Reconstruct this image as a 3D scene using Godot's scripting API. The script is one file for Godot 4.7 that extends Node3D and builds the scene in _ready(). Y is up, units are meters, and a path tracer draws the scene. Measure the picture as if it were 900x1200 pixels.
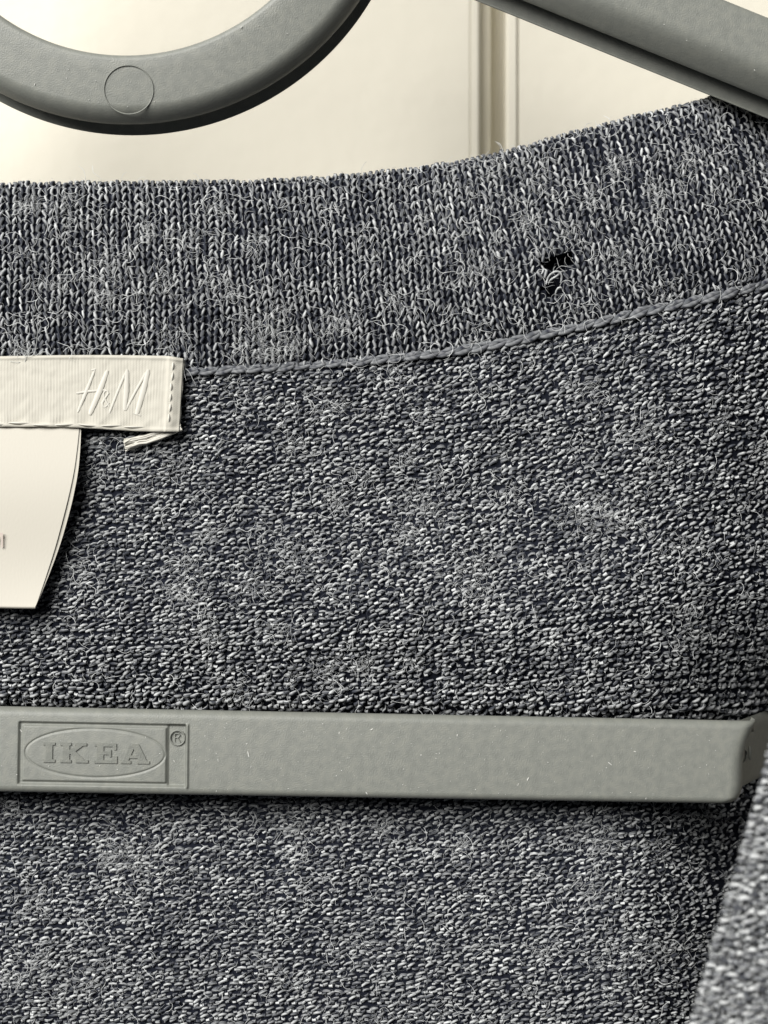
extends Node3D
# A grey heather cardigan on a moulded plastic hanger, seen from close up: the inside of the back of the neck.
# Lengths are worked out in tenths of a millimetre (S metres each) and committed in metres.

const S := 0.0001
const CAM := 2000.0            # distance of the camera from the cloth, in tenths of a millimetre

var rng := RandomNumberGenerator.new()
var blotch := FastNoiseLite.new()
var wobble := FastNoiseLite.new()


# ---------------------------------------------------------------- helpers

class Shape:
	var v := PackedVector3Array()
	var n := PackedVector3Array()
	var c := PackedColorArray()
	var uv := PackedVector2Array()
	var i := PackedInt32Array()

	func add(t: Shape, x: Transform3D, flat: Basis) -> void:
		var at := v.size()
		v.append_array(x * t.v)
		n.append_array(Transform3D(flat, Vector3.ZERO) * t.n)
		c.append_array(t.c)
		for k in t.i:
			i.push_back(at + k)

	func mesh() -> ArrayMesh:
		var a := []
		a.resize(Mesh.ARRAY_MAX)
		a[Mesh.ARRAY_VERTEX] = v
		if n.size() == v.size():
			a[Mesh.ARRAY_NORMAL] = n
		if c.size() == v.size():
			a[Mesh.ARRAY_COLOR] = c
		if uv.size() == v.size():
			a[Mesh.ARRAY_TEX_UV] = uv
		a[Mesh.ARRAY_INDEX] = i
		var m := ArrayMesh.new()
		m.add_surface_from_arrays(Mesh.PRIMITIVE_TRIANGLES, a)
		return m


# a point seen at column x and row y of a 900 by 1200 frame, at height z (tenths of a millimetre) before the cloth
func at(x: float, y: float, z := 0.0) -> Vector3:
	var k := (CAM - z) / CAM
	return Vector3((x - 450.0) * k, (600.0 - y) * k, z) * S


func part(called: String, m: Mesh, mat: Material, parent: Node, kind := "") -> MeshInstance3D:
	var o := MeshInstance3D.new()
	o.name = called
	o.mesh = m
	o.material_override = mat
	parent.add_child(o, true)
	if kind:
		o.set_meta("kind", kind)
	return o


func thing(called: String, label: String, category: String) -> Node3D:
	var o := Node3D.new()
	o.name = called
	add_child(o, true)
	o.set_meta("label", label)
	o.set_meta("category", category)
	return o


# a grid of points, rows by columns, smooth shaded; front faces towards cross(column step, row step)
func grid(p: PackedVector3Array, cols: int, into: Shape = null, skip := PackedByteArray()) -> Shape:
	var s := into if into else Shape.new()
	var at0 := s.v.size()
	var rows := p.size() / cols
	s.v.append_array(p)
	var nn := PackedVector3Array()
	nn.resize(p.size())
	for r in rows:
		for q in cols:
			var a := p[r * cols + mini(q + 1, cols - 1)] - p[r * cols + maxi(q - 1, 0)]
			var b := p[mini(r + 1, rows - 1) * cols + q] - p[maxi(r - 1, 0) * cols + q]
			nn[r * cols + q] = a.cross(b).normalized()
	s.n.append_array(nn)
	for r in rows - 1:
		for q in cols - 1:
			var k := r * cols + q
			if skip.size() and skip[k]:
				continue
			var o := at0 + k
			s.i.append_array(PackedInt32Array([o, o + cols, o + 1, o + 1, o + cols, o + cols + 1]))
	return s


# a tube along a path; radii per point, squash flattens it along the given normal
func tube(path: PackedVector3Array, radii: PackedFloat32Array, sides: int, s: Shape, caps := true, squash := Vector3.ZERO, flat := 1.0) -> void:
	var at0 := s.v.size()
	var count := path.size()
	var side := Vector3.ZERO
	for k in count:
		var d := (path[mini(k + 1, count - 1)] - path[maxi(k - 1, 0)]).normalized()
		if k == 0:
			side = d.cross(Vector3(0.31, 0.22, 0.92)).normalized()
		side = (side - d * side.dot(d)).normalized()
		var up := side.cross(d)
		for q in sides:
			var g := TAU * q / sides
			var e := side * cos(g) + up * sin(g)
			var off := e * radii[k]
			if squash != Vector3.ZERO:
				off -= squash * off.dot(squash) * (1.0 - flat)
				e = (e + squash * e.dot(squash) * (1.0 / flat - 1.0)).normalized()
			s.v.push_back(path[k] + off)
			s.n.push_back(e)
	for k in count - 1:
		for q in sides:
			var a := at0 + k * sides + q
			var b := at0 + k * sides + (q + 1) % sides
			s.i.append_array(PackedInt32Array([a, b, a + sides, b, b + sides, a + sides]))
	if caps:
		for end in 2:
			var k := 0 if end == 0 else count - 1
			var o := at0 + k * sides
			for q in range(1, sides - 1):
				if end == 1:
					s.i.append_array(PackedInt32Array([o, o + q, o + q + 1]))
				else:
					s.i.append_array(PackedInt32Array([o, o + q + 1, o + q]))


func fill_color(s: Shape, col: Color) -> void:
	var c := PackedColorArray()
	c.resize(s.v.size() - s.c.size())
	c.fill(col)
	s.c.append_array(c)


func curve_at(pts: PackedVector2Array, x: float) -> float:      # smooth height of a line through points, by x
	for k in range(1, pts.size()):
		if x <= pts[k].x or k == pts.size() - 1:
			var p0 := pts[maxi(k - 2, 0)]
			var p1 := pts[k - 1]
			var p2 := pts[k]
			var p3 := pts[mini(k + 1, pts.size() - 1)]
			var t := (x - p1.x) / (p2.x - p1.x)
			var m1 := (p2.y - p0.y) / (p2.x - p0.x) * (p2.x - p1.x)
			var m2 := (p3.y - p1.y) / (p3.x - p1.x) * (p2.x - p1.x)
			return (2 * t * t * t - 3 * t * t + 1) * p1.y + (t * t * t - 2 * t * t + t) * m1 + (3 * t * t - 2 * t * t * t) * p2.y + (t * t * t - t * t) * m2
	return pts[0].y


func noise_texture(frequency: float, octaves: int, number: int, size := 512) -> NoiseTexture2D:
	var f := FastNoiseLite.new()
	f.noise_type = FastNoiseLite.TYPE_SIMPLEX_SMOOTH
	f.seed = number
	f.frequency = frequency
	f.fractal_octaves = octaves
	var t := NoiseTexture2D.new()
	t.width = size
	t.height = size
	t.seamless = true
	t.noise = f
	return t


# ---------------------------------------------------------------- yarn

const DARK := Color(0.008, 0.0115, 0.024)
const PALE := Color(0.645, 0.66, 0.655)

# one loop of a plain knit: w wide, h between courses, seen from its face or its purl side; level = share of pale fibres
func stitch(w: float, h: float, r: float, face: bool, level: float, tint := 1.0) -> Shape:
	var s := Shape.new()
	var path := PackedVector3Array()
	var radii := PackedFloat32Array()
	var n := 12
	var lean := (0.20 if face else 0.29) * w * rng.randf_range(0.8, 1.15)
	var a := (0.70 if face else 0.79) * h * rng.randf_range(0.95, 1.05)
	var b := r * (1.25 if face else 1.7)
	var slant := 0.0 if face else rng.randf_range(0.03, 0.2) * h
	var fat := rng.randf_range(0.86, 1.12)
	var sway := rng.randf_range(-0.05, 0.05) * w
	for k in n + 1:
		var t := TAU * k / n
		var z := -b * cos(2 * t) if face else b * cos(2 * t)
		path.push_back(Vector3(w * (t / TAU - 0.5) + lean * sin(2 * t) + sway * sin(t / 2), -a * signf(cos(t)) * pow(absf(cos(t)), 1.0 if face else 0.42) + slant * sin(2 * t), z) * S)
		var full := absf(sin(t)) if face else absf(cos(t))          # plump where the yarn lies on top, drawn thin where it dives under
		radii.push_back(r * fat * ((0.32 if face else 0.36) + (0.82 if face else 0.78) * full * full) * rng.randf_range(0.88, 1.1) * S)
	tube(path, radii, 6, s, false)
	# fibres run along the yarn: every strip of its surface has a share of pale fibre that drifts slowly along it
	var strip := PackedFloat32Array()
	for q in 6:
		strip.push_back(clampf(level + rng.randfn(0.0, 0.28), 0.0, 1.0))
	for k in n + 1:
		for q in 6:
			strip[q] = clampf(strip[q] + rng.randfn(0.0, 0.2) + (level - strip[q]) * 0.25, 0.0, 1.0)
			s.c.push_back(DARK.lerp(PALE, 0.04 + 0.9 * pow(smoothstep(0.05, 0.95, strip[q]), 1.25)) * tint)
	return s


func stitch_set(w: float, h: float, r: float, face: bool, tint := 1.0) -> Array:
	var levels := []
	for l in 6:
		var kinds := []
		for k in 10:
			kinds.push_back(stitch(w, h, r, face, 0.25 + 0.08 * l, tint))
		levels.push_back(kinds)
	return levels


func level_at(x: float, y: float) -> int:
	var v := 2.15 + 3.1 * blotch.get_noise_2d(x, y) + rng.randfn(0.0, 0.6)
	return clampi(roundi(v), 0, 5)


# curly hairs that lie on the wool: a few shapes, placed many times
func hair_set(r: float) -> Array:
	var kinds := []
	for k in 24:
		var s := Shape.new()
		var p := Vector3.ZERO
		var d := rng.randf() * TAU
		var turn := rng.randfn(0.0, 0.2)
		var path := PackedVector3Array()
		var radii := PackedFloat32Array()
		var n := rng.randi_range(6, 11)
		for q in n:
			path.push_back(p * S)
			radii.push_back(r * (0.5 if q == 0 or q == n - 1 else rng.randf_range(0.8, 1.2)) * S)
			p += Vector3(cos(d), sin(d), rng.randfn(0.0, 0.22) + 0.35 * cos(PI * q / n)) * 3.2
			turn = turn * 0.7 + rng.randfn(0.0, 0.28)
			d += turn * 0.8
		tube(path, radii, 3, s, true)
		fill_color(s, DARK.lerp(PALE, rng.randf_range(0.8, 1.25)))
		kinds.push_back(s)
	return kinds


# ---------------------------------------------------------------- the lie of the cloth

# lower edge of the neckband, where it is linked to the back
var seam := PackedVector2Array([Vector2(-420, 452), Vector2(-150, 443), Vector2(100, 441), Vector2(215, 437), Vector2(400, 426), Vector2(540, 411), Vector2(650, 390), Vector2(750, 367), Vector2(830, 350), Vector2(900, 333), Vector2(1000, 300), Vector2(1200, 210)])


func seam_y(x: float) -> float:
	return curve_at(seam, x)


func bump(x: float, lo: float, hi: float) -> float:
	return smoothstep(lo, hi, x)


func back_z(x: float, y: float) -> float:
	var z := -16.0 * exp(-pow((y - 892.0) / 120.0, 2.0))
	z -= 30.0 * exp(-pow((y - 850.0 - 0.0195 * (x - 450.0)) / 17.0, 2.0))
	z += 42.0 * exp(-pow((y - 725.0) / 90.0, 2.0)) * (1.0 - 0.8 * bump(x, 640, 900)) * (0.55 + 0.45 * bump(x, 60, 420))
	z += 48.0 * bump(y, 925, 1210)
	z -= (85.0 + 150.0 * bump(y, 640, 960)) * pow(maxf(x - 705.0, 0.0) / 215.0, 2.0) * bump(y, 330, 620)
	z -= 75.0 * pow(maxf(x - 790.0, 0.0) / 200.0, 2.0) * (1.0 - bump(y, 330, 620))
	z += 5.0 * wobble.get_noise_2d(x, y) - 4.0 * exp(-maxf(y - seam_y(x), 0.0) / 14.0)
	return z


func row_y(x: float, v: float) -> float:                        # courses follow the seam, and level out below it
	return v - (441.0 - seam_y(x)) * exp(-maxf(v - 441.0, 0.0) / 420.0) + 2.0 * wobble.get_noise_2d(x * 1.7, v * 1.7 + 900.0)


func back_at(x: float, v: float, lift := 0.0) -> Vector3:
	var y := row_y(x, v)
	return at(x, y, back_z(x, y) + lift)


# the neckband: u along the seam, v across it (0 at the seam, 1 at the fold, past 1 over the fold)
func band_at(u: float, v: float, lift := 0.0) -> Vector3:
	var y := seam_y(u)
	var slope := (seam_y(u + 6) - seam_y(u - 6)) / 12.0
	var out := Vector2(slope, -1.0).normalized()
	var wide := 228.0 - 8.0 * bump(u, 100, 400) + 10.0 * bump(u, 560, 900)
	wide += 2.2 * wobble.get_noise_2d(u * 4.0, 77.0)
	var w := minf(v, 1.0)
	var z := 13.0 * sin(PI * clampf(w * 0.96 + 0.06, 0, 1)) - 4.0 * exp(-w * wide / 12.0) + 4.0 * wobble.get_noise_2d(u, v * wide + 400.0)
	z -= 75.0 * pow(maxf(u - 790.0, 0.0) / 200.0, 2.0)
	var p := Vector2(u, y) + out * wide * w
	if v > 0.95:                                                # rolls over the fold to the outside
		var g := (v - 0.95) * wide / 9.0
		var e := Vector2(u, y) + out * (wide * 0.95 + 9.0 * sin(minf(g, PI)))
		p = e
		z += -9.0 + 9.0 * cos(minf(g, PI))
	var slope_z := lift
	return at(p.x, p.y, z + slope_z)


func frame(o: Vector3, right: Vector3, up: Vector3, grow: float) -> Array:
	var x := right.normalized()
	var z := x.cross(up).normalized()
	var y := z.cross(x)
	var b := Basis(x, y, z)
	return [Transform3D(b * grow, o), b]


# the hole in the neckband
func hole(x: float, y: float) -> float:                         # under 0 inside
	var a := Vector2((x - 649.5) / 18.0, (y - 312.5) / 9.0).length() - 1.0
	var b := Vector2((x - 659.0) / 8.0, (y - 308.5) / 10.0).length() - 1.0
	var c := Vector2((x - 645.0) / 12.5, (y - 338.0) / 11.0).length() - 1.0
	return minf(minf(a, b), c)


# ---------------------------------------------------------------- building

func _ready() -> void:
	rng.seed = 20417
	blotch.seed = 5
	blotch.frequency = 0.028
	blotch.fractal_octaves = 3
	wobble.seed = 11
	wobble.frequency = 0.0075
	wobble.fractal_octaves = 2

	# camera
	var cam := Camera3D.new()
	cam.name = "camera"
	cam.keep_aspect = Camera3D.KEEP_HEIGHT
	cam.fov = rad_to_deg(2.0 * atan(600.0 / CAM))
	cam.near = 0.02
	cam.far = 20.0
	cam.position = Vector3(0, 0, CAM * S)
	var lens := CameraAttributesPhysical.new()
	lens.frustum_focal_length = 35.0
	lens.frustum_focus_distance = CAM * S - 0.0005
	lens.frustum_near = 0.02
	lens.frustum_far = 20.0
	lens.exposure_aperture = 15.0
	cam.attributes = lens
	add_child(cam)
	cam.fov = rad_to_deg(2.0 * atan(600.0 / CAM))

	# the room's own brightness, and a window above the photographer, to the left
	var env := Environment.new()
	env.background_mode = Environment.BG_COLOR
	env.background_color = Color(0.03, 0.032, 0.036).linear_to_srgb()
	env.tonemap_mode = Environment.TONE_MAPPER_LINEAR
	env.tonemap_exposure = 1.0
	env.sdfgi_enabled = true
	env.ssao_enabled = true
	env.ssil_enabled = true
	var we := WorldEnvironment.new()
	we.name = "environment"
	we.environment = env
	add_child(we)
	var window := AreaLight3D.new()
	window.name = "window_light"
	window.area_size = Vector2(0.8, 0.68)
	window.light_color = Color(1.0, 0.992, 0.98)
	window.light_energy = 2.65
	window.area_range = 5.0
	window.area_attenuation = 2.0
	window.shadow_enabled = true
	add_child(window)
	window.look_at_from_position(Vector3(-0.52, 0.53, 0.74), Vector3(0, 0, 0))

	build_door()
	build_cardigan()
	build_hanger()


# ---------------------------------------------------------------- door

func build_door() -> void:
	var paint := StandardMaterial3D.new()
	paint.resource_name = "cream paint"
	paint.albedo_color = Color(0.70, 0.665, 0.56).linear_to_srgb()
	paint.roughness = 0.5
	paint.metallic_specular = 0.35
	paint.heightmap_enabled = true
	paint.heightmap_texture = noise_texture(0.02, 4, 3)
	paint.heightmap_scale = 0.004
	paint.uv1_triplanar = true
	paint.uv1_scale = Vector3(25, 25, 25)
	var o := thing("panelled_door", "cream painted door with an upright groove, behind the hanging cardigan", "door")
	var z0 := -520.0
	var leaf := func(called: String, prof: PackedVector2Array) -> void:
		var p := PackedVector3Array()
		for e in prof:
			for y in [1900.0, -700.0]:
				p.push_back(at(e.x, y, z0) + Vector3(0, 0, e.y * S))
		# flat shaded: every strip with points of its own
		var s := Shape.new()
		for k in prof.size() - 1:
			grid(p.slice(k * 2, k * 2 + 4), 2, s)
		part(called, flip(s).mesh(), paint, o)
	leaf.call("panel", PackedVector2Array([Vector2(-900, -60), Vector2(-900, 0), Vector2(550.0, 0), Vector2(550.6, -2.5), Vector2(552.0, -2.5)]))
	leaf.call("edge_strip", PackedVector2Array([Vector2(551.4, -100), Vector2(551.4, -2.0), Vector2(552.2, -0.5), Vector2(560.0, -1), Vector2(563.0, -5), Vector2(563.0, -100)]))
	leaf.call("rebate", PackedVector2Array([Vector2(562.0, -16), Vector2(576.0, -28), Vector2(578.0, -62), Vector2(591.0, -72), Vector2(597.0, -72)]))
	leaf.call("edge_strip", PackedVector2Array([Vector2(592.5, -100), Vector2(593.2, 0), Vector2(595.5, 4), Vector2(604.5, 4), Vector2(606.4, 1), Vector2(606.2, -100)]))
	leaf.call("panel", PackedVector2Array([Vector2(606.0, -2), Vector2(607.3, -2), Vector2(608.0, 1), Vector2(1800, 1), Vector2(1800, -60)]))


func flip(s: Shape) -> Shape:
	for k in range(0, s.i.size(), 3):
		var a := s.i[k]
		s.i[k] = s.i[k + 1]
		s.i[k + 1] = a
	for k in s.n.size():
		s.n[k] = -s.n[k]
	return s


# ---------------------------------------------------------------- cardigan

func wool(colored: bool) -> StandardMaterial3D:
	var m := StandardMaterial3D.new()
	m.resource_name = "heather wool" if colored else "inside of the knit"
	m.roughness = 0.75
	m.metallic_specular = 0.3
	if colored:
		m.vertex_color_use_as_albedo = true
	else:
		m.albedo_color = Color(0.0115, 0.013, 0.019).linear_to_srgb()
		m.roughness = 1.0
		m.metallic_specular = 0.1
	return m


func build_cardigan() -> void:
	var yarn := wool(true)
	var ground := wool(false)
	var o := thing("cardigan", "dark grey heather knitted cardigan on the grey hanger, small hole in its neckband", "cardigan")

	# back, seen from its purl side
	var p := PackedVector3Array()
	var xs := []
	for k in 186:
		xs.push_back(-400.0 + 8.0 * k)
	for r in 162:
		for x in xs:
			p.push_back(back_at(x, 432.0 + 7.0 * r, 0.1))
	var back := part("back_panel", grid(p, xs.size()).mesh(), ground, o)
	var w := 11.0
	var h := 9.4
	var purl := stitch_set(w, h, 1.55, false)
	var acc := Shape.new()
	for r in range(0, 98):
		var v := 437.0 + h * r
		for q in range(-17, 97):
			var x := w * q + 6.0 * wobble.get_noise_2d(q * 22.0, r * 61.0) + 20.0
			var c := back_at(x, v + 3.0 * wobble.get_noise_2d(q * 30.0 + 500.0, r * 30.0))
			var f := frame(c + Vector3(rng.randfn(0, 0.45), rng.randfn(0, 0.45), rng.randfn(0, 0.5)) * S, back_at(x + 5, v) - back_at(x - 5, v), back_at(x, v - 5) - back_at(x, v + 5), rng.randf_range(0.95, 1.07))
			f[0] = f[0] * Transform3D(Basis(Vector3(0, 0, 1), rng.randfn(0.02, 0.13)), Vector3.ZERO)
			f[0].basis.y *= (back_at(x, v + 5) - back_at(x, v - 5)).length() / (10.0 * S)
			acc.add(purl[level_at(x, v)][rng.randi() % 10], f[0], f[1])
	part("purl_stitches", acc.mesh(), yarn, back, "stuff")

	# neckband, seen from its face: ribs of V-shaped stitches, with a hole
	p = PackedVector3Array()
	var skip := PackedByteArray()
	var us := []
	for k in 151:
		us.push_back(-400.0 + 4.0 * k if k < 0 else -400.0 + 10.0 * k)
	for r in 49:
		for u in us:
			var v: float = r / 48.0 * 1.12
			var q := band_at(u, v, -1.2)
			p.push_back(q)
			var cx: float = q.x / S + 450.0
			var cy: float = 600.0 - q.y / S
			skip.push_back(1 if hole(cx + 4.5, cy - 2.5) < 0.05 else 0)
	var neck := part("neckband", flip(grid(p, us.size(), null, skip)).mesh(), ground, o)
	# outer layer of the doubled band, behind the hole
	p = PackedVector3Array()
	for r in 12:
		for u in us:
			p.push_back(band_at(u, r / 11.0 * 0.96, -24.0))
	part("outer_layer", flip(grid(p, us.size())).mesh(), ground, neck)
	var ww := 14.8
	var hh := 8.5
	var plain := stitch_set(ww, hh, 1.85, true, 0.93)
	acc = Shape.new()
	for r in range(0, 30):
		for q in range(-14, 94):
			var u := ww * q + 1.2 * sin(r * 0.5 + q * 0.2)
			var v := (r + 0.35) * hh / 226.0
			var c := band_at(u, v)
			var cx := c.x / S + 450.0
			var cy := 600.0 - c.y / S
			var d := hole(cx, cy)
			if d < 0.02 and v < 0.9:
				continue
			var f := frame(c + Vector3(rng.randfn(0, 0.4), rng.randfn(0, 0.4), rng.randfn(0, 0.5)) * S, band_at(u + 5, v) - band_at(u - 5, v), band_at(u, v + 0.02) - band_at(u, v - 0.02), rng.randf_range(0.95, 1.06))
			if d < 0.5 and v < 0.9:                              # loops slack and pulled away round the hole
				f[0].origin += Vector3(cx - 650.0, 322.0 - cy, 0).normalized() * 1.6 * S + Vector3(0, 0, rng.randf_range(-2, 2)) * S
				f[0] = f[0] * Transform3D(Basis(Vector3(0, 0, 1), rng.randfn(0, 0.35)), Vector3.ZERO)
			f[0] = f[0] * Transform3D(Basis(Vector3(0, 0, 1), rng.randfn(0, 0.07)), Vector3.ZERO)
			acc.add(plain[maxi(level_at(u * 1.1 + 3000.0, v * 226.0) - 1, 0)][rng.randi() % 10], f[0], f[1])
	part("rib_stitches", acc.mesh(), yarn, neck, "stuff")

	# threads left hanging across the hole
	for line in [[Vector3(640, 333, 2), Vector3(643, 324, 5), Vector3(649, 319, 7), Vector3(655, 318.5, 6), Vector3(658.5, 324, 3), Vector3(657, 331, -2)],
			[Vector3(643, 330, 0), Vector3(648, 326, 4), Vector3(653, 323, 5), Vector3(657, 319, 2), Vector3(661, 318, -3)],
			[Vector3(634, 322, 2), Vector3(637, 316, 3), Vector3(634, 311, 2), Vector3(630, 309, -2)],
			[Vector3(651, 345, -2), Vector3(653, 339, 4), Vector3(657, 337, 4), Vector3(660, 341, -1)]]:
		var s := Shape.new()
		var cv := Curve3D.new()
		for k in line.size():
			var q: Vector3 = line[k]
			var side: Vector3 = (line[mini(k + 1, line.size() - 1)] - line[maxi(k - 1, 0)]) / 6.0
			cv.add_point(at(q.x, q.y, q.z + 10.0), Vector3(-side.x, side.y, -side.z) * S, Vector3(side.x, -side.y, side.z) * S)
		cv.bake_interval = 0.0001
		var path := PackedVector3Array()
		var radii := PackedFloat32Array()
		for k in 17:
			path.push_back(cv.sample_baked(cv.get_baked_length() * k / 16.0))
			radii.push_back(rng.randf_range(1.0, 1.5) * S)
		tube(path, radii, 5, s)
		for k in 17:
			for q in 5:
				s.c.push_back(DARK.lerp(PALE, rng.randf_range(0.35, 1.0)))
		part("loose_thread", s.mesh(), yarn, neck)

	# linking chain along the seam
	var links := []
	for k in 5:
		var s := Shape.new()
		for side in [-1.0, 1.0]:
			var path := PackedVector3Array()
			var radii := PackedFloat32Array()
			for q in 10:
				var t := q / 9.0
				path.push_back(Vector3(-14.0 + 28.0 * t, side * 2.1 * sin(PI * t) + (t - 0.5) * 6.0 + rng.randfn(0, 0.12), 1.8 * sin(PI * t) - 0.6) * S)
				radii.push_back((0.9 + 2.5 * pow(sin(PI * clampf(t, 0.02, 0.98)), 0.7)) * rng.randf_range(0.93, 1.07) * S)
			tube(path, radii, 7, s)
			for q in 70:
				s.c.push_back(DARK.lerp(PALE, clampf(rng.randfn(0.22, 0.10), 0, 1)))
		links.push_back(s.mesh())
	var u := -390.0
	while u < 1040.0:
		var big := 0.95 + 0.12 * bump(u, 350, 700)
		var c := band_at(u, 0.0, 1.6 + 1.6 * bump(u, 330, 620)) + Vector3(0, 0.6, 0) * S
		var f := frame(c, band_at(u + 8, 0.0) - band_at(u - 8, 0.0), Vector3.UP, big * rng.randf_range(0.93, 1.07))
		var l := part("seam_stitch", links[rng.randi() % 5], yarn, o)
		l.transform = f[0] * Transform3D(Basis(Vector3(0, 0, 1), rng.randfn(0, 0.05)), Vector3.ZERO)
		u += 19.5 * big * rng.randf_range(0.94, 1.06)

	build_front(o, yarn, ground)
	build_hairs(o, yarn)
	build_labels(o)


# the edge of the cardigan's front, nearer to the camera, at the lower right
var front_edge := PackedVector2Array([Vector2(-400, 1130), Vector2(200, 1040), Vector2(600, 962), Vector2(780, 922), Vector2(881, 906), Vector2(948, 888), Vector2(1077, 850), Vector2(1200, 813), Vector2(1300, 780), Vector2(1500, 710)])


func front_at(y: float, a: float, lift := 0.0) -> Vector3:       # a = distance in from the edge
	var slope := (curve_at(front_edge, y + 8) - curve_at(front_edge, y - 8)) / 16.0
	var across := Vector2(1.0, -slope).normalized()
	var z := 360.0 + 30.0 * sin(a / 260.0) - 0.02 * (y - 900.0)
	var x := a
	if a < 16.0:
		var g := (16.0 - a) / 16.0
		x = 16.0 - 16.0 * sin(minf(g, 1.7))
		z += -16.0 + 16.0 * cos(minf(g, 1.7)) - 14.0 * maxf(g - 1.5, 0.0)
	var q := Vector2(curve_at(front_edge, y), y) + across * x
	q.y += 2.0 * wobble.get_noise_2d(y * 2.0, a)
	return at(q.x, q.y, z + lift + 4.0 * wobble.get_noise_2d(y * 2.0, a * 2.0 + 300.0))


func build_front(o: Node3D, yarn: Material, ground: Material) -> void:
	var p := PackedVector3Array()
	for r in 100:
		for k in 34:
			p.push_back(front_at(-300.0 + 18.0 * r, -18.0 + 10.0 * k, -5.0))
	var front := part("front_panel", grid(p, 34).mesh(), ground, o)
	var w := 12.6
	var h := 10.2
	var set_ := stitch_set(w, h, 2.5, false, 0.95)
	var acc := Shape.new()
	for r in range(-62, 84):
		var y := 560.0 + h * r
		for q in range(-1, 24):
			var a := w * q + 2.0
			var c := front_at(y, a)
			var f := frame(c + Vector3(rng.randfn(0, 0.7), rng.randfn(0, 0.7), rng.randfn(0, 0.8)) * S, front_at(y, a + 4) - front_at(y, a - 4), front_at(y - 5, a) - front_at(y + 5, a), rng.randf_range(0.94, 1.08))
			acc.add(set_[clampi(roundi((level_at(a + 5000.0, y) + 7.0) / 3.0), 0, 5)][rng.randi() % 10], f[0], f[1])
	part("front_stitches", acc.mesh(), yarn, front, "stuff")


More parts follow.
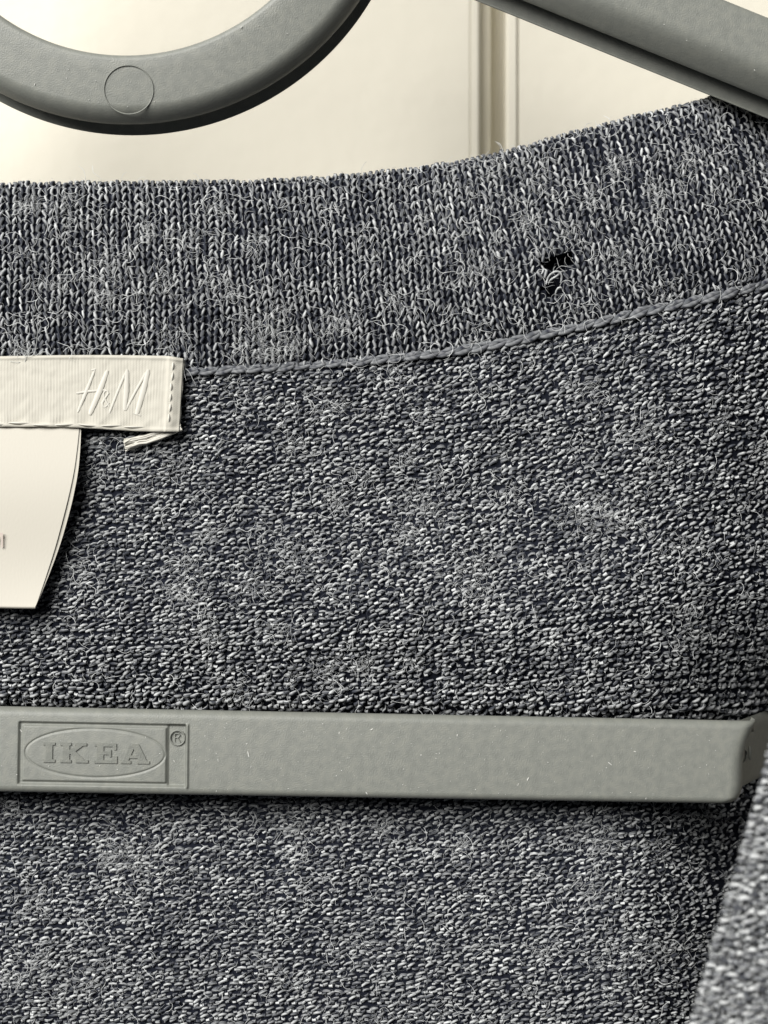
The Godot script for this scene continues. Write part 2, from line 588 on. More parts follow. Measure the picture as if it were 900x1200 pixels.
func build_hairs(o: Node3D, yarn: Material) -> void:
	var kinds := hair_set(0.28)
	var acc := Shape.new()
	var put := func(c: Vector3, n: Vector3, grow: float) -> void:
		var b := Basis(Quaternion(Vector3(0, 0, 1), n.normalized())) * Basis(Vector3(0, 0, 1), rng.randf() * TAU)
		acc.add(kinds[rng.randi() % 24], Transform3D(b * grow, c), b)
	var made := 0
	while made < 3600:                                          # over the back, thicker where the wool has felted
		var x := rng.randf_range(-140, 1000)
		var y := rng.randf_range(440, 1330)
		if rng.randf() > 0.35 + 1.6 * maxf(0.0, blotch.get_noise_2d(x, y) + 0.05):
			continue
		put.call(back_at(x, y, rng.randf_range(2.0, 5.5)), Vector3(rng.randfn(0, 0.15), rng.randfn(0, 0.15), 1), rng.randf_range(0.4, 1.0))
		made += 1
	var low := hair_set(0.42)                                   # darker, matted fibres low between the courses
	for s in low:
		s.c.clear()
		fill_color(s, DARK.lerp(PALE, rng.randf_range(0.06, 0.4)))
	for k in 9000:
		var x := rng.randf_range(-140, 1000)
		var y := rng.randf_range(440, 1330)
		var b := Basis(Vector3(0, 0, 1), rng.randf() * TAU)
		acc.add(low[rng.randi() % 24], Transform3D(b * rng.randf_range(0.3, 0.7), back_at(x, y, rng.randf_range(0.3, 1.0))), b)
	for k in 14:                                                # a few cross the hole
		var b := Basis(Vector3(0, 0, 1), rng.randf() * TAU)
		acc.add(low[rng.randi() % 24], Transform3D(b * rng.randf_range(0.3, 0.8), at(rng.randf_range(634, 664), rng.randf_range(300, 345), rng.randf_range(0, 11))), b)
	made = 0
	while made < 1700:                                          # over the neckband
		var u := rng.randf_range(-140, 1000)
		var v := rng.randf_range(0.0, 1.0)
		if rng.randf() > 0.3 + 1.6 * maxf(0.0, blotch.get_noise_2d(u * 1.1 + 3000.0, v * 226.0) + 0.05):
			continue
		put.call(band_at(u, v, rng.randf_range(2.5, 5.5)), Vector3(rng.randfn(0, 0.15), rng.randfn(0, 0.15), 1), rng.randf_range(0.5, 1.1))
		made += 1
	for k in 500:                                               # standing off the fold
		var u := rng.randf_range(-140, 960)
		put.call(band_at(u, rng.randf_range(0.97, 1.02), rng.randf_range(-3, 2)), Vector3(rng.randfn(0, 0.6), rng.randfn(0.9, 0.5), rng.randfn(0.2, 0.5)), rng.randf_range(0.22, 0.5))
	# small felted tufts
	for t in [Vector2(773, 222), Vector2(772, 238), Vector2(178, 268), Vector2(260, 243), Vector2(312, 282), Vector2(500, 250), Vector2(280, 345), Vector2(470, 350), Vector2(765, 338), Vector2(562, 215), Vector2(90, 262), Vector2(30, 300), Vector2(130, 350)]:
		var u: float = t.x + (0.0 if t.x < 500 else 22.0)
		var v: float = (seam_y(u) - t.y) / 226.0
		for k in 22:
			put.call(band_at(u + rng.randfn(0, 6.0), v + rng.randfn(0, 0.025), rng.randf_range(3.0, 7.0)), Vector3(rng.randfn(0, 0.3), rng.randfn(0, 0.3), 1), rng.randf_range(0.35, 0.7))
	for t in [Vector2(270, 455), Vector2(455, 440), Vector2(475, 620), Vector2(690, 455), Vector2(125, 545), Vector2(600, 575), Vector2(350, 1010), Vector2(180, 1030), Vector2(690, 1040), Vector2(100, 665), Vector2(560, 700), Vector2(810, 715), Vector2(30, 1130), Vector2(330, 740), Vector2(420, 560)]:
		for k in 40:
			var x: float = t.x + rng.randfn(0, 13.0)
			var y: float = t.y + rng.randfn(0, 10.0)
			put.call(back_at(x, y + (441.0 - seam_y(x)) * exp(-maxf(y - 441.0, 0.0) / 420.0), rng.randf_range(3.0, 7.0)), Vector3(rng.randfn(0, 0.3), rng.randfn(0, 0.3), 1), rng.randf_range(0.35, 0.8))
	var fine := hair_set(0.2)
	for t in 75:                                                # cloudy patches where fine fibre has matted
		var c := Vector2(rng.randf_range(-100, 960), rng.randf_range(450, 1300))
		var wide := rng.randf_range(6.0, 15.0) * (1.0 + pow(rng.randf(), 3.0) * 1.8)
		for k in int(wide * 4.5):
			var x := c.x + rng.randfn(0, wide)
			var y := c.y + rng.randfn(0, wide * 0.7)
			if y - row_y(x, 441.0) < 2.0:
				continue
			var b := Basis(Quaternion(Vector3(0, 0, 1), Vector3(rng.randfn(0, 0.2), rng.randfn(0, 0.2), 1).normalized())) * Basis(Vector3(0, 0, 1), rng.randf() * TAU)
			acc.add(fine[rng.randi() % 24], Transform3D(b * rng.randf_range(0.3, 0.75), at(x, y, back_z(x, y) + rng.randf_range(1.5, 4.5))), b)
	for t in 28:
		var cu := rng.randf_range(-100, 960)
		var cv := rng.randf_range(0.08, 0.92)
		var wide := rng.randf_range(7.0, 18.0)
		for k in int(wide * 4.0):
			var b := Basis(Vector3(0, 0, 1), rng.randf() * TAU)
			acc.add(fine[rng.randi() % 24], Transform3D(b * rng.randf_range(0.3, 0.7), band_at(cu + rng.randfn(0, wide), clampf(cv + rng.randfn(0, wide * 0.6) / 226.0, 0.02, 0.95), rng.randf_range(2.0, 4.5))), b)
	for k in 700:
		put.call(front_at(rng.randf_range(560, 1400), rng.randf_range(-4, 240), rng.randf_range(2, 6)), Vector3(rng.randfn(-0.2, 0.3), rng.randfn(0, 0.2), 1), rng.randf_range(0.5, 1.1))
	part("stray_fibres", acc.mesh(), yarn, o, "stuff")


# ---------------------------------------------------------------- labels

func build_labels(o: Node3D) -> void:
	var tape := StandardMaterial3D.new()
	tape.resource_name = "cream woven tape"
	tape.albedo_color = Color(0.495, 0.475, 0.41).linear_to_srgb()
	tape.roughness = 0.6
	tape.metallic_specular = 0.3
	tape.rim_enabled = true
	tape.rim = 0.2
	var satin := StandardMaterial3D.new()
	satin.resource_name = "cream satin"
	satin.albedo_color = Color(0.485, 0.46, 0.395).linear_to_srgb()
	satin.roughness = 0.5
	satin.metallic_specular = 0.35
	satin.heightmap_enabled = true
	satin.heightmap_texture = noise_texture(0.05, 3, 9)
	satin.heightmap_scale = 0.0007
	satin.uv1_triplanar = true
	satin.uv1_scale = Vector3(120, 60, 120)

	# woven neck label: fine upright ribs, a turned-under end, picots along its top
	var lz := func(x: float, y: float) -> float:
		return 13.0 + 2.0 * sin(x * 0.013 + 1.0) + 0.05 * (y - 418.0) + 2.5 * bump(x, 150, 214) - 4.0 * bump(x, 203, 217)
	var top := func(x: float) -> float:
		return 417.5 - 1.5 * sin(x / 216.0 * PI) + 2.5 * bump(x, 196, 216)
	var bottom := func(x: float) -> float:
		return 500.5 + 0.004 * x + 5.0 * bump(x, 60, 190)
	var p := PackedVector3Array()
	var cols := 0
	var x := -160.0
	var xs := []
	while x < 214.5:
		xs.push_back(x)
		x += 0.9
	cols = xs.size()
	for r in 78:
		var t := (r - 1) / 75.0
		for e in xs:
			var ex: float = e
			var f := clampf(t, 0.0, 1.0)
			var y: float = lerpf(top.call(ex), bottom.call(ex), f)
			# the right end leans in a little towards the bottom
			var sx: float = ex - (5.0 * f) * bump(ex, 120, 214)
			var z: float = lz.call(ex, y) + (0.13 + 0.1 * wobble.get_noise_2d(ex * 9.0, y * 3.0)) * sin(ex * TAU / 3.6 + 0.8 * wobble.get_noise_2d(ex * 5.0, y * 5.0)) * (1.0 if f > 0.06 and f < 0.94 and ex < 195 else 0.3) + 0.16 * sin(y * TAU / 2.8 + 3.0 * sin(ex * 1.74))
			z += 1.1 * (exp(-pow((f - 0.03) / 0.02, 2.0)) + exp(-pow((f - 0.97) / 0.02, 2.0)))
			z += 1.8 * bump(ex, 195.5, 198.5) + 0.5 * wobble.get_noise_2d(ex * 6.0, y * 6.0) + 0.9 * sin(ex * TAU / 27.0 + 0.4) * exp(-pow((f - 0.95) / 0.08, 2.0))
			if t < 0.0 or t > 1.0:
				z -= 5.0
			p.push_back(at(sx, y, z))
	var label := part("neck_label", grid(p, cols).mesh(), tape, o)
	label.set_meta("label", "cream woven label sewn below the neckband, letters raised in the same white")
	# turned-in end, as a thickness at the right edge
	p = PackedVector3Array()
	for r in 24:
		var f := r / 23.0
		for k in 5:
			var g := PI * k / 4.0
			var y: float = lerpf(top.call(214.0) + 0.4, bottom.call(214.0) - 0.4, f)
			var wv := 0.5 * sin(f * 19.0) + 0.4 * sin(f * 7.0)
			p.push_back(at(213.6 - 5.0 * f + (2.4 + wv) * sin(g), y, lz.call(214.0, y) + 0.2 - 1.6 + 3.4 * cos(g) * 0.5))
	part("turned_end", grid(p, 5).mesh(), tape, label)

	var thread := StandardMaterial3D.new()
	thread.resource_name = "white embroidery thread"
	thread.albedo_color = Color(0.53, 0.512, 0.45).linear_to_srgb()
	thread.roughness = 0.42
	# raised lettering, drawn with satin-stitch strokes
	var stroke := func(pts: Array, radii: Array, parent: Shape) -> void:
		var path := PackedVector3Array()
		var rr := PackedFloat32Array()
		var steps := 14
		for k in steps + 1:
			var g := float(k) / steps * (pts.size() - 1)
			var i := mini(int(g), pts.size() - 2)
			var q: Vector2 = pts[i].lerp(pts[i + 1], g - i)
			path.push_back(at(q.x, q.y, lz.call(q.x, q.y) + 0.5))
			var e: float = lerpf(radii[i], radii[i + 1], g - i)
			rr.push_back(e * (1.0 + 0.07 * (k % 2)) * (0.6 if k == 0 or k == steps else 1.0) * S)
		tube(path, rr, 8, parent, true, Vector3(0, 0, 1), 0.24)
	var marks := [
		[[[Vector2(111, 434), Vector2(101, 459), Vector2(91, 483)], [1.2, 2.0, 1.3]], [[Vector2(126, 434), Vector2(117, 458), Vector2(105, 486)], [2.2, 3.3, 2.6]], [[Vector2(89, 461), Vector2(104, 458.5), Vector2(124, 457)], [1.0, 1.5, 1.0]], [[Vector2(107, 434), Vector2(112, 432.5)], [0.9, 1.2]]],
		[[[Vector2(129, 478), Vector2(122, 467), Vector2(121, 460), Vector2(125, 457), Vector2(127, 461), Vector2(122, 468), Vector2(119, 474), Vector2(123, 478), Vector2(128, 472)], [0.9, 1.2, 1.0, 1.0, 1.0, 1.3, 1.2, 1.0, 0.8]]],
		[[[Vector2(128, 484), Vector2(137, 461), Vector2(147, 437)], [1.3, 1.3, 1.4]], [[Vector2(149, 433), Vector2(148, 458), Vector2(146, 481)], [2.2, 3.2, 2.0]], [[Vector2(147, 481), Vector2(158, 460), Vector2(171, 437)], [1.4, 1.3, 1.5]], [[Vector2(174, 433), Vector2(168, 458), Vector2(160, 486)], [2.4, 3.3, 2.6]], [[Vector2(156, 484), Vector2(165, 487)], [0.9, 0.8]]],
	]
	for m in marks:
		var s := Shape.new()
		for q in m:
			stroke.call(q[0], q[1], s)
		part("letter", s.mesh(), thread, label)
	# sewing thread: down the end and along the lower edge
	var sew := func(from: Vector2, to: Vector2, lift: float) -> void:
		var path := PackedVector3Array()
		var rr := PackedFloat32Array()
		for k in 9:
			var t := k / 8.0
			var q := from.lerp(to, t)
			path.push_back(at(q.x, q.y, lz.call(q.x, q.y) + lift + 1.7 * sin(PI * t) - 0.8))
			rr.push_back((0.7 + 0.7 * sin(PI * t)) * S)
		var s := Shape.new()
		tube(path, rr, 6, s)
		part("sewing_thread", s.mesh(), thread, label)
	for k in 6:
		sew.call(Vector2(203.0 - 0.9 * k + 0.7 * sin(k * 2.0), 424.0 + 12.2 * k), Vector2(202.0 - 0.9 * k, 434.6 + 12.2 * k), 1.7)
	for k in 12:
		var sx := -152.0 + 27.0 * k
		sew.call(Vector2(sx, 496.0 + 0.022 * maxf(sx, 0) + sin(k * 1.9)), Vector2(sx + 24.0, 496.6 + 0.022 * maxf(sx, 0) + sin(k * 2.9)), 1.2)

	# frayed end of the tape that hangs out below
	var fray := Shape.new()
	for k in 26:
		var path := PackedVector3Array()
		var rr := PackedFloat32Array()
		var e := rng.randf_range(-1, 1)
		for q in 9:
			var t := q / 8.0
			var c := Vector2(212, 500).lerp(Vector2(146, 521), t) + Vector2(0, 3.4 * sin(PI * t) - 5.0 * t * (1.0 - t))
			c += Vector2(e * 1.0, e * (3.6 + 1.6 * t)) + Vector2(rng.randfn(0, 0.3), rng.randfn(0, 0.4 + 1.1 * t * t))
			path.push_back(at(c.x, c.y, 12.0 + 3.5 * sin(k * 2.4) * (0.4 + 0.6 * t) + rng.randfn(0, 0.3)))
			rr.push_back((1.75 - 0.75 * t) * S)
		tube(path, rr, 5, fray)
	part("frayed_end", fray.mesh(), thread, label, "stuff")

	# satin size label: a folded ribbon that curls off the cloth
	var edge := PackedVector2Array([Vector2(490, 93.5), Vector2(520, 92.5), Vector2(550, 90), Vector2(580, 84.5), Vector2(610, 77), Vector2(640, 68), Vector2(670, 57), Vector2(695, 47), Vector2(712, 40)])
	var cz := func(f: float, a: float) -> float:                 # height off the cloth; a = share of the width from the right
		return 11.0 + 42.0 * pow(f, 1.4) + 14.0 * pow(a, 2.0) * f + 7.0 * sin(f * 5.0)
	p = PackedVector3Array()
	cols = 36
	for r in 90:
		for k in cols:
			var a := k / float(cols - 1)
			if r < 44:                                           # front layer, down
				var f := r / 43.0
				var y := lerpf(492.0, 707.0, f)
				var ex := curve_at(edge, y) - 4.5 * sin(PI * clampf(f * 1.02, 0, 1))
				var px := lerpf(ex, -170.0, a)
				p.push_back(at(px, y + 2.5 * bump(-a, -0.6, 0.0), cz.call(f, a) + 3.8))
			elif r < 52:                                         # fold
				var g := (r - 43) / 9.0 * PI
				var ex := curve_at(edge, 709.0)
				p.push_back(at(lerpf(ex, -170.0, a), 707.0 + 4.0 * sin(g) + 2.5 * bump(-a, -0.6, 0.0), cz.call(1.0, a) + 2.0 + 3.0 * cos(g)))
			else:                                                # back layer, up
				var f := 1.0 - (r - 52) / 37.0
				var y := lerpf(492.0, 707.0, f)
				p.push_back(at(lerpf(curve_at(edge, y) + 1.8, -170.0, a), y, cz.call(f, a) + 1.6))
	var care := part("size_label", flip(grid(p, cols)).mesh(), satin, o)
	care.set_meta("label", "plain cream satin tag hanging below the woven label, folded at its end")
	var ink := StandardMaterial3D.new()
	ink.resource_name = "faint print"
	ink.albedo_color = Color(0.50, 0.43, 0.38).linear_to_srgb()
	ink.roughness = 0.8
	var tm := TextMesh.new()
	tm.text = "M"
	tm.font_size = 24
	tm.pixel_size = 0.00009
	tm.depth = 0.00002
	var f0 := SystemFont.new()
	f0.font_names = PackedStringArray(["Droid Sans"])
	tm.font = f0
	var mark := part("printed_letter", tm, ink, care)
	mark.position = at(-4.4, 633.0, cz.call(0.66, 0.32) + 6.6)


# ---------------------------------------------------------------- hanger

func sweep(path: PackedVector2Array, closed: bool, prof: PackedVector2Array, z0: float, mat: Material, called: String, parent: Node) -> MeshInstance3D:
	# prof: x across to the right of travel, y height; path in frame units at the height of the face
	var p := PackedVector3Array()
	var n := path.size()
	for k in n:
		var d: Vector2
		if closed:
			d = path[(k + 1) % n] - path[(k - 1 + n) % n]
			if k == n - 1:
				d = path[1] - path[n - 2]
			if k == 0:
				d = path[1] - path[n - 2]
		else:
			d = path[mini(k + 1, n - 1)] - path[maxi(k - 1, 0)]
		d = d.normalized()
		var out := Vector2(-d.y, d.x)
		for e in prof:
			var q := path[k] + out * e.x
			var w := at(q.x, q.y, 40.0)
			w.z = (z0 + e.y) * S
			p.push_back(w)
	return part(called, grid(p, prof.size()).mesh(), mat, parent)


func build_hanger() -> void:
	var plastic := StandardMaterial3D.new()
	plastic.resource_name = "grey moulded plastic"
	plastic.albedo_color = Color(0.211, 0.217, 0.193).linear_to_srgb()
	plastic.roughness = 0.48
	plastic.metallic_specular = 0.5
	plastic.heightmap_enabled = true
	plastic.heightmap_texture = noise_texture(0.13, 3, 21)
	plastic.heightmap_scale = 0.0026
	plastic.uv1_triplanar = true
	plastic.uv1_scale = Vector3(70, 70, 70)
	var worn := noise_texture(0.02, 5, 33)
	var ramp := Gradient.new()
	ramp.offsets = PackedFloat32Array([0.0, 0.45, 0.62, 1.0])
	ramp.colors = PackedColorArray([Color(0.88, 0.885, 0.885), Color(0.94, 0.945, 0.945), Color(0.97, 0.97, 0.965), Color(1, 1, 0.99)])
	worn.color_ramp = ramp
	plastic.albedo_texture = worn
	var o := thing("coat_hanger", "grey moulded plastic hanger with a round loop and a flat bar, inside the cardigan's neck", "clothes hanger")
	var dust := Shape.new()

	# the round loop at the top: flat face, rounded outer side, thin lip at the parting line
	var prof := PackedVector2Array([Vector2(1.5, 0), Vector2(0, 4), Vector2(0, 43), Vector2(1.0, 48), Vector2(3.5, 51), Vector2(8, 52), Vector2(20, 51), Vector2(40, 48.8), Vector2(57, 46.8), Vector2(61, 45.6), Vector2(64.5, 43.4), Vector2(68, 40.4), Vector2(71, 36.5), Vector2(74, 31), Vector2(75.8, 25.5), Vector2(75, 24), Vector2(62, 20), Vector2(58, 16), Vector2(58, 6), Vector2(60, 2), Vector2(80.2, -7.5), Vector2(80.8, -9.5)])
	var fine := PackedVector2Array()
	for k in prof.size():
		fine.push_back(prof[k])
	var ring := PackedVector2Array()
	for k in 241:
		var g := -TAU * k / 240.0
		ring.push_back(Vector2(150, -181) + Vector2(cos(g), sin(g)) * 250.5)
	# travel runs so that "across" points away from the centre
	var loop := sweep(ring, true, fine, 12.0, plastic, "loop", o)
	# moulded round mark
	var s := Shape.new()
	var path := PackedVector3Array()
	var rr := PackedFloat32Array()
	for k in 65:
		var g := TAU * k / 64.0
		var q := at(154 + 28.5 * cos(g), 110.5 + 27.5 * sin(g), 40.0)
		q.z = (12.0 + 51.2 - 0.118 * (Vector2(152 + 28.5 * cos(g), 106 + 27.5 * sin(g)).distance_to(Vector2(150, -181)) - 270.0)) * S
		path.push_back(q)
		rr.push_back(0.75 * S)
	tube(path, rr, 6, s, false)
	part("moulded_circle", s.mesh(), plastic, loop)

	# shoulders
	var arm_prof := PackedVector2Array([Vector2(0.5, 0), Vector2(0, 3), Vector2(0, 42), Vector2(1.5, 47), Vector2(5, 50), Vector2(12, 51), Vector2(28, 50.4), Vector2(46, 49.4), Vector2(54, 48), Vector2(60, 45.2), Vector2(66, 40.2), Vector2(72, 33.2), Vector2(78, 25.2), Vector2(81, 20), Vector2(80.5, 18.5), Vector2(70, 14), Vector2(66, 10), Vector2(66, 4), Vector2(68, 0), Vector2(91.0, -8.5), Vector2(91.4, -7.6), Vector2(92.8, -7.6), Vector2(93.2, -8.4), Vector2(93.2, -9.5)])
	for side in [1.0, -1.0]:
		var line := PackedVector2Array()
		for k in 60:
			var x := 330.0 + 22.0 * k
			var y := 0.405 * (x - 835.0)
			y += 0.00006 * pow(maxf(x - 1000.0, 0.0), 2.0)
			line.push_back(Vector2(x if side > 0 else 300.0 - x, y))
		if side < 0:
			line.reverse()
		sweep(line, false, arm_prof, 11.0, plastic, "shoulder_arm", o)

	build_bar(o, plastic, dust)

	# dust and scuffs on the plastic
	for k in 70:
		var g := rng.randf_range(0.1, 1.5)
		var rad := 251.0 + rng.randf_range(4, 60)
		var q := Vector2(150, -181) + Vector2(cos(g + 0.1), sin(g + 0.1)) * rad
		if rng.randf() < 0.5:
			q = Vector2(150, -181) + Vector2(cos(PI - g), sin(PI - g)) * rad
		speck(dust, Vector3(at(q.x, q.y, 40.0).x, at(q.x, q.y, 40.0).y, (12.0 + 52.2 - 0.118 * (rad - 268.0)) * S), 1.0)
	for k in 40:
		var x := rng.randf_range(700, 900)
		var q := Vector2(x, 0.405 * (x - 835.0) + rng.randf_range(8, 70))
		speck(dust, Vector3(at(q.x, q.y, 40.0).x, at(q.x, q.y, 40.0).y, 59.0 * S), 1.0)
	var lint := StandardMaterial3D.new()
	lint.resource_name = "dust"
	lint.albedo_color = Color(0.62, 0.62, 0.58).linear_to_srgb()
	lint.roughness = 0.9
	part("dust_specks", dust.mesh(), lint, o, "stuff")


func speck(s: Shape, c: Vector3, grow: float) -> void:
	var r := (0.16 + 0.5 * pow(rng.randf(), 5.0)) * grow
	var d := rng.randf() * TAU
	var l := r * (rng.randf_range(0.5, 1.6) if rng.randf() < 0.75 else rng.randf_range(2.0, 7.0))
	var e := Vector3(cos(d), sin(d), 0) * l * S
	tube(PackedVector3Array([c - e - Vector3(0, 0, 0.3 * S), c - e * 0.5, c + e * 0.5, c + e - Vector3(0, 0, 0.3 * S)]), PackedFloat32Array([0.3 * r * S, r * S, r * S, 0.3 * r * S]), 5, s)


const BAR_Z := 4.0
const BAR_T := 44.0
const BAR_K := 0.977


func bar_at(x: float, t: float, h: float) -> Vector3:            # t: 0 at the upper edge, 1 at the lower
	var y := lerpf(829.5 + 0.0195 * x, 928.5 + 0.0165 * x, t)
	return Vector3((x - 450.0) * BAR_K, (600.0 - y) * BAR_K, BAR_Z + h) * S


func web_h(x: float) -> float:
	return -4.0 - 1.9 * (x - 866.0)


func bar_h(x: float, yl: float, right: float) -> float:          # yl from 0 to about 98
	var h := BAR_T
	var r := 9.0
	if yl < r:
		h -= r - sqrt(maxf(0.0, r * r - (r - yl) * (r - yl)))
	if yl > 98.0 - 8.0:
		var e := 8.0 - (98.0 - yl)
		h -= 8.0 - sqrt(maxf(0.0, 64.0 - e * e))
	var d := right - x
	if d < 18.0:
		h -= 18.0 - sqrt(maxf(0.0, 324.0 - pow(18.0 - maxf(d, 0.0), 2.0)))
	h -= 1.0 * pow((yl - 49.0) / 49.0, 2.0) + 9.0 * (1.0 - yl / 98.0)
	# sunk name plate
	var plate := bump(x, 20.0, 22.6) * (1.0 - bump(x, 216.0, 218.0)) * bump(yl, 15.5, 18.0) * (1.0 - bump(yl, 86.5, 89.0))
	h -= 3.0 * plate
	var raised := bump(x, 24.5, 26.5) * (1.0 - bump(x, 193.5, 195.0)) * bump(yl, 19.5, 21.5) * (1.0 - bump(yl, 83.0, 85.0))
	h += 2.2 * raised
	if x > 20 and x < 218:
		h -= 1.6 * bump(x, 195.5, 197.0) * plate
		var q := Vector2((x - 111.0) / 82.0, (yl - 51.0) / 28.0)
		var near := absf(q.length() - 1.0) * (28.0 + 54.0 * absf(q.normalized().x) ** 4)
		h -= 1.1 * exp(-pow(near / 1.1, 2.0)) * raised
	h += 2.2 * exp(-pow((x - 219.2) / 1.3, 2.0)) * bump(yl, 14, 17) * (1.0 - bump(yl, 88, 91))
	return h


func build_bar(o: Node3D, plastic: Material, dust: Shape) -> void:
	var ts := []
	for y in [0.0, 0.25, 0.7, 1.3, 2.0, 3.0, 4.0, 5.5, 7.0, 9.0, 11.0, 13.0]:
		ts.push_back(y / 98.0)
	var y := 14.0
	while y < 90.0:
		ts.push_back(y / 98.0)
		y += 0.8
	for e in [90.0, 91.5, 93.0, 94.3, 95.4, 96.3, 97.0, 97.5, 97.85, 98.0]:
		ts.push_back(e / 98.0)
	var xs := []
	var x := -560.0
	while x < 845.0:
		xs.push_back(x)
		x += 0.9 if x > 10 and x < 228 else 9.0
	var ends := [845.0, 0.1, 0.2, 0.3, 0.4, 0.5, 0.6, 0.68, 0.75, 0.82, 0.88, 0.92, 0.96, 0.985, 1.0, 1.0]
	var right := PackedVector2Array([Vector2(-0.1, 893), Vector2(0.0, 892), Vector2(0.12, 886), Vector2(0.3, 879), Vector2(0.5, 875), Vector2(0.8, 873), Vector2(0.93, 869), Vector2(1.0, 861), Vector2(1.1, 850)])
	var cols := xs.size() + ends.size()
	var p := PackedVector3Array()
	var upper := [Vector2(14, 0), Vector2(14, 18), Vector2(11, 22), Vector2(0.8, 24), Vector2(0, 25.5)]   # hollow behind the face
	for k in range(-upper.size(), ts.size() + 1):
		var t: float = ts[clampi(k, 0, ts.size() - 1)]
		var rx := curve_at(right, t)
		for q in cols:
			var px: float
			if q < xs.size():
				px = xs[q]
			elif q == xs.size():
				px = 845.0
			else:
				px = lerpf(845.0, rx, ends[q - xs.size()])
			if k < 0:
				var e: Vector2 = upper[k + upper.size()]
				p.push_back(bar_at(px, e.x / 98.0, -10.0 if q == cols - 1 else minf(e.y, bar_h(px, 0.0, rx))))
			else:
				var hh := bar_h(px, t * 98.0, rx)
				p.push_back(bar_at(px, t, 0.0 if k == ts.size() else -10.0 if q == cols - 1 else hh))
	var bar := part("cross_bar", grid(p, cols).mesh(), plastic, o)

	# the bar steps back at its end and turns away behind the cardigan's front
	p = PackedVector3Array()
	for r in 21:
		for k in 24:
			var t := r / 20.0
			var px := lerpf(curve_at(right, lerpf(0.1, 0.96, t)) - 3.0, 975.0, k / 23.0)
			var e := pow(absf(t - 0.5) * 2.0, 8.0)
			p.push_back(bar_at(px, lerpf(0.1, 0.96, t), web_h(px) - 12.0 * e))
	part("end_web", grid(p, 24).mesh(), plastic, o)
	var web := o.get_node("end_web")
	var oval := Shape.new()
	var path := PackedVector3Array()
	var rr := PackedFloat32Array()
	for k in 33:
		var g := TAU * k / 32.0
		var ex := 891.0 + 7.0 * cos(g)
		path.push_back(bar_at(ex, 0.545 + 0.085 * sin(g), web_h(ex) + 2.0))
		rr.push_back(1.35 * S)
	tube(path, rr, 6, oval, false)
	part("moulded_letter", oval.mesh(), plastic, web)
	oval = Shape.new()
	path = PackedVector3Array()
	rr = PackedFloat32Array()
	for k in 7:
		path.push_back(bar_at(905.0, 0.46 + 0.17 * k / 6.0, web_h(905.0) + 2.0))
		rr.push_back(1.4 * S)
	tube(path, rr, 6, oval)
	part("moulded_letter", oval.mesh(), plastic, web)

	# raised letters on the plate
	var glyphs := {
		"I": [[Vector2(0, 0), Vector2(14, 0), Vector2(14, 3), Vector2(11, 3), Vector2(11, 19), Vector2(14, 19), Vector2(14, 22), Vector2(0, 22), Vector2(0, 19), Vector2(3, 19), Vector2(3, 3), Vector2(0, 3)]],
		"K": [[Vector2(0, 0), Vector2(13, 0), Vector2(13, 3), Vector2(11, 3), Vector2(11, 8), Vector2(19, 3), Vector2(17, 3), Vector2(17, 0), Vector2(31, 0), Vector2(31, 3), Vector2(27, 3), Vector2(18, 9.5), Vector2(29, 19), Vector2(33, 19), Vector2(33, 22), Vector2(18, 22), Vector2(18, 19), Vector2(20, 19), Vector2(12, 12), Vector2(11, 13), Vector2(11, 19), Vector2(13, 19), Vector2(13, 22), Vector2(0, 22), Vector2(0, 19), Vector2(3, 19), Vector2(3, 3), Vector2(0, 3)]],
		"E": [[Vector2(0, 0), Vector2(26, 0), Vector2(26, 7), Vector2(23, 7), Vector2(22, 3.5), Vector2(11, 3.5), Vector2(11, 9), Vector2(17, 9), Vector2(18, 7), Vector2(20, 7), Vector2(20, 15), Vector2(18, 15), Vector2(17, 12.5), Vector2(11, 12.5), Vector2(11, 18.5), Vector2(22, 18.5), Vector2(24, 14), Vector2(27, 14), Vector2(27, 22), Vector2(0, 22), Vector2(0, 19), Vector2(3, 19), Vector2(3, 3), Vector2(0, 3)]],
		"A": [[Vector2(11, 0), Vector2(21, 0), Vector2(31, 19), Vector2(34, 19), Vector2(34, 22), Vector2(19, 22), Vector2(19, 19), Vector2(21.5, 19), Vector2(20.3, 16), Vector2(10.5, 16), Vector2(9.2, 19), Vector2(12, 19), Vector2(12, 22), Vector2(0, 22), Vector2(0, 19), Vector2(3, 19)], [Vector2(15.3, 5.5), Vector2(12.0, 12.8), Vector2(18.7, 12.8)]],
	}
	var starts := {"I": 50.0, "K": 70.0, "E": 110.0, "A": 141.0}
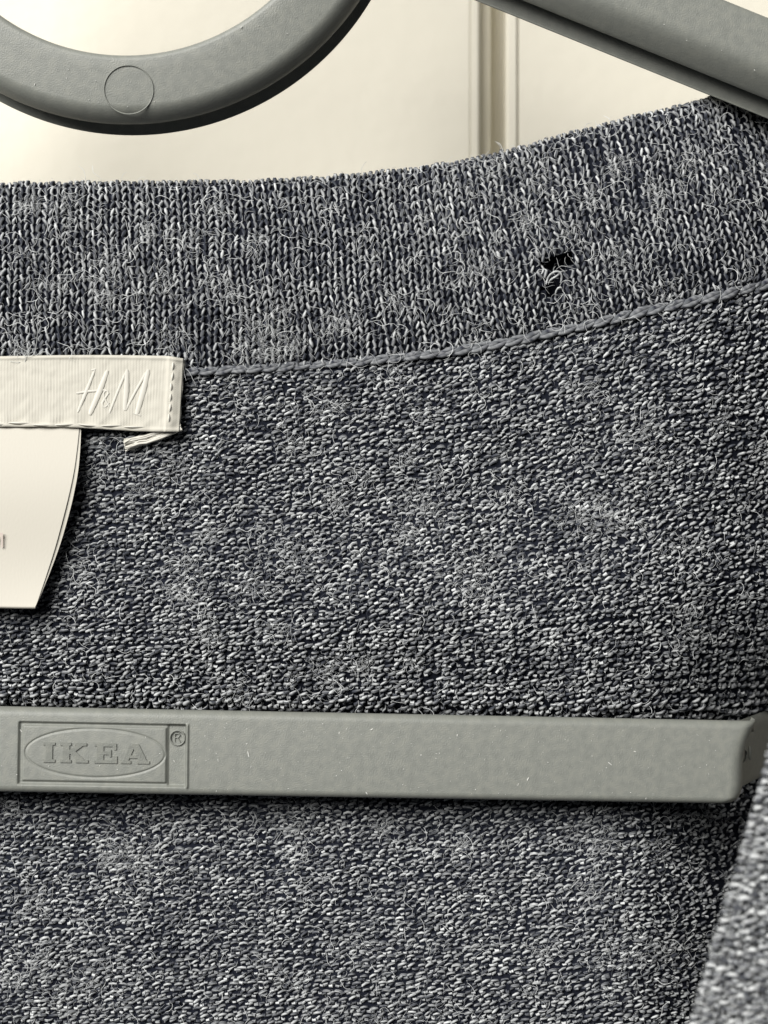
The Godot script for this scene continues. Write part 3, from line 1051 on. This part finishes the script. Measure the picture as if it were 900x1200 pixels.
	for letter in ["I", "K", "E", "A"]:
		var s := Shape.new()
		var outline: PackedVector2Array = PackedVector2Array(glyphs[letter][0])
		if letter == "A":                                        # bridge to the counter, so that one outline holds both
			outline = PackedVector2Array([Vector2(11, 0), Vector2(16, 0), Vector2(15.3, 5.5), Vector2(12.0, 12.8), Vector2(18.7, 12.8), Vector2(15.35, 5.5), Vector2(16.05, 0)]) + outline.slice(1)
		var up := func(e: Vector2, h: float) -> Vector3:
			return bar_at(starts[letter] + e.x, (39.5 + e.y * 1.03) / 98.0, BAR_T - 0.9 - 9.0 * (1.0 - (39.5 + e.y * 1.03) / 98.0) + h)
		var tri := Geometry2D.triangulate_polygon(outline)
		var inner := outline
		for e in inner:
			s.v.push_back(up.call(e, 1.5))
			s.n.push_back(Vector3(0, 0, 1))
		for k in range(0, tri.size(), 3):
			var a := outline[tri[k]]
			var b := outline[tri[k + 1]]
			var c := outline[tri[k + 2]]
			if (b - a).cross(c - a) > 0:
				s.i.append_array(PackedInt32Array([tri[k], tri[k + 1], tri[k + 2]]))
			else:
				s.i.append_array(PackedInt32Array([tri[k], tri[k + 2], tri[k + 1]]))
		for loop in glyphs[letter]:
			var cnt: int = loop.size()
			for k in cnt:
				var a: Vector2 = loop[k]
				var b: Vector2 = loop[(k + 1) % cnt]
				grid(PackedVector3Array([up.call(a, 1.5), up.call(b, 1.5), up.call(a, -1.0), up.call(b, -1.0)]), 2, s)
		part("moulded_letter", s.mesh(), plastic, bar)
	# registered mark: a ring and a small R
	var reg := Shape.new()
	path = PackedVector3Array()
	rr = PackedFloat32Array()
	for k in 41:
		var g := TAU * k / 40.0
		path.push_back(bar_at(207.0 + 8.6 * cos(g), (32.0 + 8.6 * sin(g)) / 98.0, BAR_T - 9.2))
		rr.push_back(1.0 * S)
	tube(path, rr, 6, reg, false)
	for line in [[Vector2(-3, 5), Vector2(-3, -5)], [Vector2(-3, -5), Vector2(1, -5), Vector2(3, -3), Vector2(1, -0.4), Vector2(-3, 0)], [Vector2(0, 0), Vector2(3.4, 5)]]:
		path = PackedVector3Array()
		rr = PackedFloat32Array()
		for e in line:
			path.push_back(bar_at(207.0 + e.x, (32.0 + e.y) / 98.0, BAR_T - 10.0))
			rr.push_back(0.8 * S)
		tube(path, rr, 5, reg)
	part("registered_mark", reg.mesh(), plastic, bar)
	for k in 330:
		var q := rng.randf_range(230, 840) if k > 40 else rng.randf_range(-40, 230)
		var t := rng.randf_range(0.1, 0.95)
		speck(dust, bar_at(q, t, bar_h(q, t * 98.0, 880.0) + 0.1), 1.0)
